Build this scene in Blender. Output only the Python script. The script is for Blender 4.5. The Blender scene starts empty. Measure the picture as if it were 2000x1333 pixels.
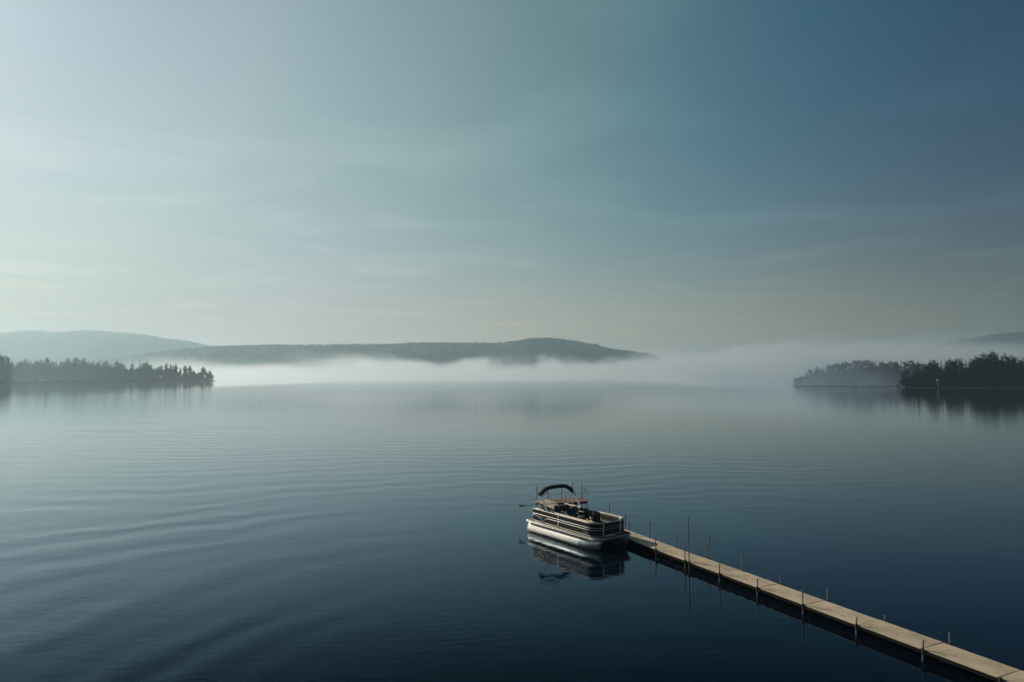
import bpy, bmesh, math, random
from mathutils import Vector, Matrix, noise
R = math.radians
sc = bpy.context.scene
col = sc.collection

# ------------------------------------------------------------------ camera
CAM_H = 9.68
cam = bpy.data.cameras.new('camera'); cam_o = bpy.data.objects.new('camera', cam); col.objects.link(cam_o)
cam.sensor_width = 36.0; cam.lens = 24.0; cam.clip_start = 0.1; cam.clip_end = 60000
PITCH = 2.73
cam_o.location = (0, 0, CAM_H); cam_o.rotation_euler = (R(90 + PITCH), 0, 0)
sc.camera = cam_o

# ------------------------------------------------------------------ world, sun, exposure
SUN_AZ, SUN_EL = 52.0, 29.0                       # degrees left of +Y, degrees up
sun_dir = Vector((-math.sin(R(SUN_AZ)) * math.cos(R(SUN_EL)), math.cos(R(SUN_AZ)) * math.cos(R(SUN_EL)), math.sin(R(SUN_EL))))
world = bpy.data.worlds.new('World'); sc.world = world; world.use_nodes = True
wt = world.node_tree; wn = wt.nodes; wl = wt.links
bg = wn['Background']; bg.inputs['Strength'].default_value = 0.12
sky = wn.new('ShaderNodeTexSky'); sky.sky_type = 'NISHITA'; sky.sun_disc = False
sky.sun_elevation = R(SUN_EL); sky.sun_rotation = R(-SUN_AZ)
sky.air_density = 1.0; sky.dust_density = 2.0; sky.ozone_density = 2.5
tc = wn.new('ShaderNodeTexCoord')
dot = wn.new('ShaderNodeVectorMath'); dot.operation = 'DOT_PRODUCT'; dot.inputs[1].default_value = sun_dir
wl.new(tc.outputs['Generated'], dot.inputs[0])
def sky_ramp(stops):                                # tint against the angle from the sun: the sky is deepest at right angles to it
    r = wn.new('ShaderNodeValToRGB'); wl.new(dot.outputs['Value'], r.inputs[0]); c_ = r.color_ramp; c_.interpolation = 'B_SPLINE'
    while len(c_.elements) < len(stops): c_.elements.new(.5)
    for e, (p, c) in zip(c_.elements, stops): e.position = p; e.color = (*c, 1)
    return r.outputs[0]
HIGH = [(0.0, (0.002, 0.1649, 0.2715)), (0.2, (0.002, 0.1649, 0.2715)), (0.45, (0.0645, 0.4259, 0.4263)), (0.7, (0.6131, 0.7277, 0.4559)), (0.88, (0.5275, 0.6345, 0.5749)), (0.97, (0.204, 0.2729, 0.3405)), (1.0, (0.1173, 0.1597, 0.1992))]
LOW = [(0.0, (0.3971, 0.2799, 0.1311)), (0.08, (0.4568, 0.3162, 0.1452)), (0.34, (1.1764, 0.7436, 0.4583)), (0.58, (0.8695, 0.5303, 0.4706)), (0.77, (0.3459, 0.2188, 0.4644)), (0.87, (0.0705, 0.0484, 0.1066)), (1.0, (0.0617, 0.0479, 0.0932))]
FALL = .17
sep = wn.new('ShaderNodeSeparateXYZ'); wl.new(tc.outputs['Generated'], sep.inputs[0])
zp = wn.new('ShaderNodeMath'); zp.operation = 'MAXIMUM'; zp.inputs[1].default_value = 0.0; wl.new(sep.outputs[2], zp.inputs[0])
zd_ = wn.new('ShaderNodeMath'); zd_.operation = 'DIVIDE'; zd_.inputs[1].default_value = -FALL; wl.new(zp.outputs[0], zd_.inputs[0])
ze = wn.new('ShaderNodeMath'); ze.operation = 'EXPONENT'; wl.new(zd_.outputs[0], ze.inputs[0])
rmix = wn.new('ShaderNodeMix'); rmix.data_type = 'RGBA'; wl.new(ze.outputs[0], rmix.inputs[0]); wl.new(sky_ramp(HIGH), rmix.inputs[6]); wl.new(sky_ramp(LOW), rmix.inputs[7])
mul = wn.new('ShaderNodeMix'); mul.data_type = 'RGBA'; mul.blend_type = 'MULTIPLY'; mul.inputs[0].default_value = 1.0
wl.new(sky.outputs[0], mul.inputs[6]); wl.new(rmix.outputs[2], mul.inputs[7])
# thin high cloud: noise on a flat layer far overhead
zc = wn.new('ShaderNodeMath'); zc.operation = 'MAXIMUM'; zc.inputs[1].default_value = 0.03; wl.new(sep.outputs[2], zc.inputs[0])
dv = wn.new('ShaderNodeVectorMath'); dv.operation = 'DIVIDE'; wl.new(tc.outputs['Generated'], dv.inputs[0])
cz = wn.new('ShaderNodeCombineXYZ')
for i in range(3): wl.new(zc.outputs[0], cz.inputs[i])
wl.new(cz.outputs[0], dv.inputs[1])
mp = wn.new('ShaderNodeMapping'); mp.inputs['Scale'].default_value = (.75, .95, 0); mp.inputs['Location'].default_value = (3.1, 1.7, 0); mp.inputs['Rotation'].default_value = (0, 0, R(-8))
wl.new(dv.outputs[0], mp.inputs[0])
cn = wn.new('ShaderNodeTexNoise'); cn.inputs['Scale'].default_value = 1.0; cn.inputs['Detail'].default_value = 6; cn.inputs['Roughness'].default_value = .55; cn.inputs['Distortion'].default_value = .6
wl.new(mp.outputs[0], cn.inputs['Vector'])
cm = wn.new('ShaderNodeMapRange'); cm.inputs[1].default_value = .50; cm.inputs[2].default_value = .78; cm.inputs[3].default_value = 0; cm.inputs[4].default_value = .60
wl.new(cn.outputs[0], cm.inputs[0])
lm = wn.new('ShaderNodeMix'); lm.data_type = 'RGBA'; lm.blend_type = 'ADD'; lm.inputs[0].default_value = 1.0; lm.inputs[7].default_value = (.06, .20, .24, 1)
l15 = wn.new('ShaderNodeMix'); l15.data_type = 'RGBA'; l15.blend_type = 'MULTIPLY'; l15.inputs[0].default_value = 1.0; l15.inputs[7].default_value = (1.5, 1.32, 1.22, 1)
wl.new(mul.outputs[2], l15.inputs[6]); wl.new(l15.outputs[2], lm.inputs[6])
cmix = wn.new('ShaderNodeMix'); cmix.data_type = 'RGBA'
wl.new(cm.outputs[0], cmix.inputs[0]); wl.new(mul.outputs[2], cmix.inputs[6]); wl.new(lm.outputs[2], cmix.inputs[7])
wl.new(cmix.outputs[2], bg.inputs['Color'])

sl = bpy.data.lights.new('sun', 'SUN'); sl.energy = 4.2; sl.angle = R(.6); sl.color = (1.0, .86, .68)
so = bpy.data.objects.new('sun', sl); col.objects.link(so); so.rotation_euler = (-sun_dir).to_track_quat('-Z', 'Y').to_euler(); so.location = (-60, 40, 60)
vs = sc.view_settings; vs.view_transform = 'Standard'; vs.look = 'None'; vs.exposure = 0.0; vs.gamma = 1.0
sc.cycles.max_bounces = 6; sc.cycles.diffuse_bounces = 2; sc.cycles.glossy_bounces = 4; sc.cycles.transparent_max_bounces = 8
sc.cycles.volume_bounces = 2; sc.cycles.use_denoising = True; sc.cycles.sample_clamp_indirect = 6
sc.cycles.caustics_reflective = False; sc.cycles.caustics_refractive = False

# ------------------------------------------------------------------ helpers
F = 1333.33
def ray(px, py):
    cx = (px - 1000) / F; cy = -(py - 666.5) / F; c, s = math.cos(R(PITCH)), math.sin(R(PITCH))
    return Vector((cx, c - s * cy, s + c * cy))
def at_z(px, py, z):
    r = ray(px, py); t = (z - CAM_H) / r.z; return Vector((r.x * t, r.y * t, z))
def at_y(px, py, y):
    r = ray(px, py); t = y / r.y; return Vector((r.x * t, y, CAM_H + r.z * t))

class MB:
    def __init__(self): self.v = []; self.f = []; self.sm = []
    def add(self, vs, fs, smooth=False):
        o = len(self.v); self.v += [tuple(p) for p in vs]; self.f += [tuple(i + o for i in f) for f in fs]; self.sm += [smooth] * len(fs)
    def box(self, a, b, M=None):
        x0, y0, z0 = a; x1, y1, z1 = b
        vs = [Vector(p) for p in ((x0,y0,z0),(x1,y0,z0),(x1,y1,z0),(x0,y1,z0),(x0,y0,z1),(x1,y0,z1),(x1,y1,z1),(x0,y1,z1))]
        if M: vs = [M @ p for p in vs]
        self.add(vs, [(0,3,2,1),(4,5,6,7),(0,1,5,4),(1,2,6,5),(2,3,7,6),(3,0,4,7)])
    def tube(self, pts, r, n=8, cap=True):
        pts = [Vector(p) for p in pts]; rs = r if isinstance(r, (list, tuple)) else [r] * len(pts)
        vs = []; fs = []; up = Vector((0, 0, 1)); prev = None
        for i, p in enumerate(pts):
            d = (pts[min(i + 1, len(pts) - 1)] - pts[max(i - 1, 0)]).normalized()
            if prev is None:
                a = d.cross(up if abs(d.z) < .95 else Vector((1, 0, 0))).normalized()
            else:
                a = (prev - d * prev.dot(d)).normalized()
            prev = a; b = d.cross(a)
            for k in range(n):
                t = 2 * math.pi * k / n; vs.append(p + (a * math.cos(t) + b * math.sin(t)) * rs[i])
        for i in range(len(pts) - 1):
            for k in range(n):
                k2 = (k + 1) % n; fs.append((i*n+k, i*n+k2, (i+1)*n+k2, (i+1)*n+k))
        self.add(vs, fs, True)
        if cap:
            m = len(pts) - 1
            self.add(vs[:n], [tuple(range(n - 1, -1, -1))]); self.add(vs[m*n:], [tuple(range(n))])
    def prism(self, poly, z0, z1):
        n = len(poly); vs = [(x, y, z0) for x, y in poly] + [(x, y, z1) for x, y in poly]
        self.add(vs, [tuple(range(n - 1, -1, -1)), tuple(range(n, 2 * n))] + [(i, (i+1) % n, n + (i+1) % n, n + i) for i in range(n)])
    def mesh(self, name, mat):
        me = bpy.data.meshes.new(name); me.from_pydata(self.v, [], self.f); me.validate(); me.update()
        for p, s in zip(me.polygons, self.sm): p.use_smooth = s
        if mat: me.materials.append(mat)
        return me
    def build(self, name, mat, parent=None, bevel=0):
        o = bpy.data.objects.new(name, self.mesh(name, mat)); col.objects.link(o)
        if parent: o.parent = parent
        if bevel:
            m = o.modifiers.new('bevel', 'BEVEL'); m.width = bevel; m.segments = 2; m.limit_method = 'ANGLE'; m.angle_limit = R(40)
        return o
def empty(name, loc=(0, 0, 0), rz=0, parent=None):
    o = bpy.data.objects.new(name, None); col.objects.link(o); o.location = loc; o.rotation_euler = (0, 0, rz); o.empty_display_size = .3
    if parent: o.parent = parent
    return o
def tag(o, label=None, cat=None, group=None, kind=None):
    for k, v in (('label', label), ('category', cat), ('group', group), ('kind', kind)):
        if v: o[k] = v
    return o

def mat(name, c, rough=.6, metal=0, spec=.5, var=None, vscale=5, vstretch=(1, 1, 1), bump=0, bscale=40, coat=0):
    m = bpy.data.materials.new(name); m.use_nodes = True; nt = m.node_tree; p = nt.nodes['Principled BSDF']
    p.inputs['Base Color'].default_value = (*c, 1); p.inputs['Roughness'].default_value = rough; p.inputs['Metallic'].default_value = metal
    p.inputs['Specular IOR Level'].default_value = spec; p.inputs['Coat Weight'].default_value = coat
    t = nt.nodes.new('ShaderNodeTexCoord'); mpn = nt.nodes.new('ShaderNodeMapping'); mpn.inputs['Scale'].default_value = vstretch
    nt.links.new(t.outputs['Object'], mpn.inputs[0])
    if var:
        n = nt.nodes.new('ShaderNodeTexNoise'); n.inputs['Scale'].default_value = vscale; n.inputs['Detail'].default_value = 5; n.inputs['Roughness'].default_value = .6
        nt.links.new(mpn.outputs[0], n.inputs['Vector'])
        r = nt.nodes.new('ShaderNodeValToRGB'); r.color_ramp.elements[0].position = .3; r.color_ramp.elements[1].position = .72
        r.color_ramp.elements[0].color = (*var, 1); r.color_ramp.elements[1].color = (*c, 1)
        nt.links.new(n.outputs[0], r.inputs[0]); nt.links.new(r.outputs[0], p.inputs['Base Color'])
    if bump:
        n2 = nt.nodes.new('ShaderNodeTexNoise'); n2.inputs['Scale'].default_value = bscale; n2.inputs['Detail'].default_value = 4
        nt.links.new(mpn.outputs[0], n2.inputs['Vector'])
        b = nt.nodes.new('ShaderNodeBump'); b.inputs['Strength'].default_value = bump; b.inputs['Distance'].default_value = .01
        nt.links.new(n2.outputs[0], b.inputs['Height']); nt.links.new(b.outputs[0], p.inputs['Normal'])
    return m

M = {}
M['plywood'] = mat('weathered plywood', (.56, .47, .34), .85, var=(.40, .325, .23), vscale=2.4, vstretch=(1.6, 5, 1), bump=.5, bscale=50)
def vary(m, amount):
    nt = m.node_tree; p = nt.nodes['Principled BSDF']; src = p.inputs['Base Color'].links[0].from_socket
    oi = nt.nodes.new('ShaderNodeObjectInfo'); mr = nt.nodes.new('ShaderNodeMapRange'); mr.inputs[3].default_value = 1 - amount; mr.inputs[4].default_value = 1 + amount * .6
    nt.links.new(oi.outputs['Random'], mr.inputs[0]); mx = nt.nodes.new('ShaderNodeVectorMath'); mx.operation = 'SCALE'
    t = nt.nodes.new('ShaderNodeTexCoord'); n = nt.nodes.new('ShaderNodeTexNoise'); n.inputs['Scale'].default_value = .9; n.inputs['Detail'].default_value = 6; nt.links.new(t.outputs['Object'], n.inputs['Vector'])
    wet = nt.nodes.new('ShaderNodeMapRange'); wet.inputs[1].default_value = .35; wet.inputs[2].default_value = .6; wet.inputs[3].default_value = .72; wet.inputs[4].default_value = 1.0; nt.links.new(n.outputs[0], wet.inputs[0])
    mm = nt.nodes.new('ShaderNodeMath'); mm.operation = 'MULTIPLY'; nt.links.new(mr.outputs[0], mm.inputs[0]); nt.links.new(wet.outputs[0], mm.inputs[1])
    nt.links.new(src, mx.inputs[0]); nt.links.new(mm.outputs[0], mx.inputs['Scale']); nt.links.new(mx.outputs[0], p.inputs['Base Color'])
vary(M['plywood'], .16)
M['plywood_edge'] = mat('pale timber edge', (.44, .37, .27), .8, var=(.30, .24, .17), vscale=8)
M['stain'] = mat('dark deck stain', (.13, .095, .06), .85, var=(.2, .15, .1), vscale=30)
M['redwood'] = mat('red brown deck board', (.20, .115, .085), .8, var=(.14, .08, .06), vscale=5, vstretch=(1, 6, 1))
M['stringer'] = mat('dark wet timber', (.035, .028, .022), .8, var=(.02, .017, .014), vscale=6)
M['pipe'] = mat('galvanised dock pipe', (.27, .26, .25), .5, metal=.55, var=(.17, .15, .14), vscale=9)
M['chrome'] = mat('polished steel', (.62, .63, .64), .18, metal=1)
M['aluminium'] = mat('brushed aluminium', (.86, .85, .82), .42, metal=.15, var=(.74, .73, .70), vscale=5, vstretch=(.3, 2, 2))
def scum_line(m, z):                                # brown film the lake leaves on the tubes near the waterline
    nt = m.node_tree; p = nt.nodes['Principled BSDF']; src = p.inputs['Base Color'].links[0].from_socket
    t = nt.nodes.new('ShaderNodeTexCoord'); sp = nt.nodes.new('ShaderNodeSeparateXYZ'); nt.links.new(t.outputs['Object'], sp.inputs[0])
    n = nt.nodes.new('ShaderNodeTexNoise'); n.inputs['Scale'].default_value = 4; n.inputs['Detail'].default_value = 5; nt.links.new(t.outputs['Object'], n.inputs['Vector'])
    a = nt.nodes.new('ShaderNodeMath'); a.operation = 'MULTIPLY_ADD'; a.inputs[1].default_value = -.10; nt.links.new(n.outputs[0], a.inputs[0]); nt.links.new(sp.outputs[2], a.inputs[2])
    r = nt.nodes.new('ShaderNodeMapRange'); r.inputs[1].default_value = z - .05; r.inputs[2].default_value = z + .05; r.inputs[3].default_value = .8; r.inputs[4].default_value = 0; nt.links.new(a.outputs[0], r.inputs[0])
    mx = nt.nodes.new('ShaderNodeMix'); mx.data_type = 'RGBA'; mx.inputs[7].default_value = (.30, .22, .12, 1); nt.links.new(r.outputs[0], mx.inputs[0]); nt.links.new(src, mx.inputs[6]); nt.links.new(mx.outputs[2], p.inputs['Base Color'])
scum_line(M['aluminium'], .06)
M['cone'] = mat('dull aluminium nose', (.46, .47, .47), .38, metal=.7, var=(.36, .37, .37), vscale=6)
M['trim'] = mat('pale deck trim', (.55, .54, .49), .4, metal=.35, var=(.42, .41, .38), vscale=4)
M['deck_side'] = mat('grey deck skirt', (.20, .20, .19), .5, metal=.2, var=(.14, .14, .135), vscale=5)
M['panel'] = mat('black fence panel', (.008, .009, .013), .4, spec=.25)
M['stripe'] = mat('silver stripe', (.72, .72, .70), .3, metal=.4)
M['canvas'] = mat('dark green black canvas', (.010, .016, .016), .85, bump=.3, bscale=25)
M['vinyl'] = mat('cream vinyl', (.58, .51, .39), .5, var=(.50, .43, .32), vscale=6)
M['vinyl_dark'] = mat('charcoal vinyl', (.022, .021, .024), .5)
M['carpet'] = mat('taupe carpet', (.055, .05, .045), .95, var=(.04, .036, .032), vscale=30)
M['console'] = mat('dark moulded plastic', (.018, .019, .022), .4)
M['brass'] = mat('tan teak mat', (.36, .24, .16), .8, var=(.26, .17, .11), vscale=12)
M['black'] = mat('black rubber', (.01, .01, .011), .5)
M['glass'] = mat('tinted windscreen', (.02, .025, .03), .08)
M['white'] = mat('white paint', (.78, .78, .75), .5)
M['post'] = mat('grey white paint', (.22, .23, .23), .6)
M['float'] = mat('dull white plastic', (.42, .43, .43), .6)
M['bark'] = mat('pine bark', (.055, .042, .034), .9, var=(.035, .027, .022), vscale=3)
M['needle'] = mat('pine needles', (.026, .046, .028), .85, spec=.06, var=(.017, .031, .020), vscale=.35)
M['leaf'] = mat('summer leaves', (.034, .060, .028), .85, spec=.06, var=(.022, .042, .021), vscale=.3)
M['forest'] = mat('far forest', (.036, .052, .044), .9, spec=.05, var=(.028, .042, .036), vscale=.02)
M['soil'] = mat('shore soil', (.07, .06, .045), .95, var=(.045, .045, .03), vscale=.2)
M['stone'] = mat('pale shore stones', (.40, .38, .34), .9, var=(.22, .21, .19), vscale=.6)
M['sand'] = mat('pale sand', (.52, .47, .38), .95, var=(.42, .38, .31), vscale=.4)

# ------------------------------------------------------------------ water
def water_material():
    m = bpy.data.materials.new('lake water'); m.use_nodes = True; nt = m.node_tree; N = nt.nodes; L = nt.links
    p = N['Principled BSDF']; p.inputs['Base Color'].default_value = (.001, .0032, .0065, 1); p.inputs['Roughness'].default_value = .035; p.inputs['IOR'].default_value = 1.333
    tcn = N.new('ShaderNodeTexCoord'); sp = N.new('ShaderNodeSeparateXYZ'); L.new(tcn.outputs['Object'], sp.inputs[0])
    def mth(op, a, b=None, c=None):
        n = N.new('ShaderNodeMath'); n.operation = op
        for i, v in enumerate((a, b, c)):
            if v is None: continue
            if isinstance(v, (int, float)): n.inputs[i].default_value = v
            else: L.new(v, n.inputs[i])
        return n.outputs[0]
    X, Y = sp.outputs[0], sp.outputs[1]
    def nz(scale, detail=2, rough=.5, st=(1, 1, 1), rot=0, dist=0):
        mpn = N.new('ShaderNodeMapping'); mpn.inputs['Scale'].default_value = st; mpn.inputs['Rotation'].default_value = (0, 0, rot); L.new(tcn.outputs['Object'], mpn.inputs[0])
        n = N.new('ShaderNodeTexNoise'); n.inputs['Scale'].default_value = scale; n.inputs['Detail'].default_value = detail; n.inputs['Roughness'].default_value = rough; n.inputs['Distortion'].default_value = dist
        L.new(mpn.outputs[0], n.inputs['Vector']); return n.outputs[0]
    # spreading wake of a passing boat: long curved crests
    wob = mth('MULTIPLY', mth('SUBTRACT', nz(.045, 4), .5), 17.0)
    v = mth('MULTIPLY', mth('EXPONENT', mth('DIVIDE', mth('SUBTRACT', Y, 45), -24.0)), -1.05)
    xs = mth('MULTIPLY', mth('TANH', mth('DIVIDE', X, 60.0)), 60.0)
    phi = mth('ADD', mth('ADD', mth('MULTIPLY', Y, 2.2), mth('MULTIPLY', xs, v)), wob)
    def clamp01(a):
        n = N.new('ShaderNodeClamp'); L.new(a, n.inputs[0]); return n.outputs[0]
    calm = clamp01(mth('MAXIMUM', mth('DIVIDE', mth('SUBTRACT', Y, 46.0), 22.0), mth('DIVIDE', mth('SUBTRACT', -3.0, X), 14.0)))   # sheltered by the boat and dock
    gust = clamp01(mth('MULTIPLY_ADD', nz(.022, 3), 3.2, -1.05))
    env = mth('MULTIPLY', mth('MULTIPLY', mth('MULTIPLY_ADD', gust, .7, .3), mth('MULTIPLY_ADD', calm, .96, .04)), mth('MULTIPLY', mth('EXPONENT', mth('DIVIDE', Y, -90.0)), 1.75))
    env = mth('MULTIPLY', env, mth('MULTIPLY_ADD', clamp01(mth('DIVIDE', mth('SUBTRACT', 45.0, X), 70.0)), .6, .25))
    wake = mth('MULTIPLY', mth('SINE', phi), mth('MULTIPLY', env, .0085))
    phi2 = mth('ADD', mth('MULTIPLY', phi, .68), mth('MULTIPLY', wob, 1.3))
    wake2 = mth('MULTIPLY', mth('SINE', phi2), mth('MULTIPLY', env, .016))
    phi3 = mth('ADD', mth('ADD', mth('MULTIPLY', Y, 2.6), mth('MULTIPLY', X, .5)), mth('MULTIPLY', mth('SUBTRACT', nz(.06, 3), .5), 14.0))
    wake2 = mth('ADD', wake2, mth('MULTIPLY', mth('SINE', phi3), mth('MULTIPLY', mth('MULTIPLY', mth('EXPONENT', mth('DIVIDE', Y, -110.0)), clamp01(mth('MULTIPLY_ADD', nz(.03, 3, .5, (.5, 1, 1)), 4.5, -2.2))), .0045)))
    # cat's-paw ripples in patches, smooth elsewhere
    patch = N.new('ShaderNodeMapRange'); patch.inputs[1].default_value = .52; patch.inputs[2].default_value = .72; L.new(nz(.012, 3, .55, (1, 2.2, 1)), patch.inputs[0])
    rip = mth('MULTIPLY', mth('SUBTRACT', nz(.9, 2, .5, (.35, 1, 1), R(12)), .5), mth('MULTIPLY_ADD', patch.outputs[0], .022, .004))
    fine = mth('MULTIPLY', mth('SUBTRACT', nz(3.2, 2, .5, (.5, 1, 1), R(20)), .5), .0055)
    ln = mth('DIVIDE', mth('SUBTRACT', Y, mth('MULTIPLY_ADD', X, .03, 184.0)), 1.6)      # a lone wake line far out
    lone = mth('MULTIPLY', mth('EXPONENT', mth('MULTIPLY', mth('MULTIPLY', ln, ln), -1.0)), mth('MULTIPLY', clamp01(mth('DIVIDE', mth('SUBTRACT', X, 18.0), 15.0)), clamp01(mth('DIVIDE', mth('SUBTRACT', 82.0, X), 30.0))))
    h = mth('ADD', mth('ADD', mth('ADD', wake, wake2), mth('ADD', rip, fine)), mth('MULTIPLY', lone, .05))
    breeze = mth('MULTIPLY', clamp01(mth('DIVIDE', mth('SUBTRACT', Y, 160.0), 350.0)), clamp01(mth('DIVIDE', mth('SUBTRACT', 190.0, X), 130.0)))
    breeze = mth('MULTIPLY', breeze, clamp01(mth('DIVIDE', mth('ADD', X, 235.0), 130.0)))
    rough = mth('MULTIPLY_ADD', breeze, .25, .03)
    b = N.new('ShaderNodeBump'); b.inputs['Strength'].default_value = 1.0; b.inputs['Distance'].default_value = 1.0
    L.new(h, b.inputs['Height'])
    p.inputs['Specular IOR Level'].default_value = 0
    gl = N.new('ShaderNodeBsdfGlossy'); gl.distribution = 'GGX'; L.new(rough, gl.inputs['Roughness']); L.new(b.outputs[0], gl.inputs['Normal'])
    lw = N.new('ShaderNodeLayerWeight'); lw.inputs['Blend'].default_value = .5; L.new(b.outputs[0], lw.inputs['Normal'])     # Fresnel reflectance, blue water
    cc = N.new('ShaderNodeCombineColor')
    gz = clamp01(mth('DIVIDE', mth('SUBTRACT', lw.outputs['Facing'], .58), .42))
    for i, (k, k0) in enumerate(((1.95, .012), (1.72, .020), (1.58, .028))): L.new(mth('MULTIPLY_ADD', mth('POWER', gz, k), 1 - k0, k0), cc.inputs[i])
    L.new(cc.outputs[0], gl.inputs['Color'])
    ad = N.new('ShaderNodeAddShader'); L.new(p.outputs[0], ad.inputs[0]); L.new(gl.outputs[0], ad.inputs[1])
    L.new(ad.outputs[0], N['Material Output'].inputs['Surface'])
    return m
w = MB(); W = 9000
w.add([(-W, -W, 0), (W, -W, 0), (W, W, 0), (-W, W, 0)], [(0, 1, 2, 3)])
tag(w.build('water', water_material()), 'calm blue lake water with faint wake ripples', kind='structure')

# ------------------------------------------------------------------ far hills
def interp(prof, x):
    if x <= prof[0][0]: return prof[0][1]
    for (a, ya), (b, yb) in zip(prof, prof[1:]):
        if x <= b:
            t = (x - a) / (b - a); t = t * t * (3 - 2 * t) * .5 + t * .5; return ya + (yb - ya) * t
    return prof[-1][1]
def ridge(name, prof, D, depth, label, seed, n_trees, th, step=9):
    """a long hill whose crest line lies D metres out; profile given as crest height along x"""
    pts = [(at_y(px, py, D).x, max(at_y(px, py, D).z - th * .7, 0)) for px, py in prof]
    x0, x1 = pts[0][0], pts[-1][0]; nx = int((x1 - x0) / 25) + 1; ny = 17
    def hgt(x, t):
        h = interp(pts, x); s = max(0, 1 - t * t) ** .8
        return h * s * (1 + .10 * noise.noise((x * .004, t * 2 + seed, seed)) * (abs(t) > .02)) - 1.5 * abs(t)
    m = MB(); vs = []
    for i in range(nx + 1):
        x = x0 + (x1 - x0) * i / nx
        for j in range(ny):
            t = -1 + 2 * j / (ny - 1); wob = 60 * noise.noise((x * .002, seed, 0))
            vs.append((x, D + t * depth + wob * (1 - abs(t)), hgt(x, t)))
    fs = [(i*ny+j, (i+1)*ny+j, (i+1)*ny+j+1, i*ny+j+1) for i in range(nx) for j in range(ny - 1)]
    m.add(vs, fs, True)
    o = m.build(name, M['forest']); tag(o, label, kind='structure')
    rnd = random.Random(seed); f = MB()
    for k in range(n_trees):
        x = rnd.uniform(x0, x1); t = rnd.uniform(-.75, .06) if rnd.random() < .6 else rnd.gauss(0, .03)
        z = hgt(x, t)
        if z < 2: continue
        y = D + t * depth + 60 * noise.noise((x * .002, seed, 0)) * (1 - abs(t))
        h = th * rnd.uniform(.6, 1.2) * (1.25 if rnd.random() < .04 else 1); r = h * rnd.uniform(.22, .42); a0 = rnd.uniform(0, 6)
        pine = rnd.random() < .45
        lv = [(0, .55, -.1), (0, 1.0, .3), (0, .75, .7), (0, .0, 1)] if not pine else [(0, .75, -.1), (0, .8, .25), (0, .45, .6), (0, .0, 1.1)]
        vs = []
        for _, rr, zz in lv[:3]:
            for q in range(5):
                a = a0 + q * 1.2566 + rnd.uniform(-.3, .3); k2 = rr * rnd.uniform(.75, 1.2); vs.append((x + r*k2*math.cos(a), y + r*k2*math.sin(a), z + h * (zz + rnd.uniform(-.07, .07))))
        vs.append((x + rnd.uniform(-.1, .1)*r, y, z + h * lv[3][2]))
        fs = [(l*5+q, l*5+(q+1) % 5, l*5+5+(q+1) % 5, l*5+5+q) for l in range(2) for q in range(5)] + [(10+q, 10+(q+1) % 5, 15) for q in range(5)]
        f.add(vs, fs)
    fo = f.build('forest', M['forest']); tag(fo, label.replace('hill', 'hill forest canopy') if False else 'dense forest canopy covering the ' + label, 'forest', kind='stuff')
    return o
ridge('hill', [(-420, 690), (-250, 668), (-100, 655), (0, 651), (100, 649), (190, 646), (280, 653), (340, 662), (420, 676), (500, 685), (600, 703), (700, 728)], 4100, 700,
      'broad pale hill farthest away on the left', 3, 2000, 8)
ridge('hill', [(150, 726), (250, 702), (330, 690), (400, 680), (450, 677), (550, 675), (650, 673), (750, 673), (850, 670), (960, 674), (1000, 668), (1040, 661), (1075, 661), (1120, 666), (1165, 673), (1190, 681), (1228, 687), (1262, 692), (1285, 703), (1315, 728)], 3100, 520,
      'long wooded ridge behind the fog bank', 5, 6000, 10)
ridge('hill', [(1600, 729), (1680, 712), (1760, 698), (1830, 680), (1890, 660), (1950, 652), (2020, 649), (2120, 653), (2250, 690), (2350, 727)], 3500, 560,
      'faint misty hill behind the right shore', 8, 1500, 8)

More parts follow.
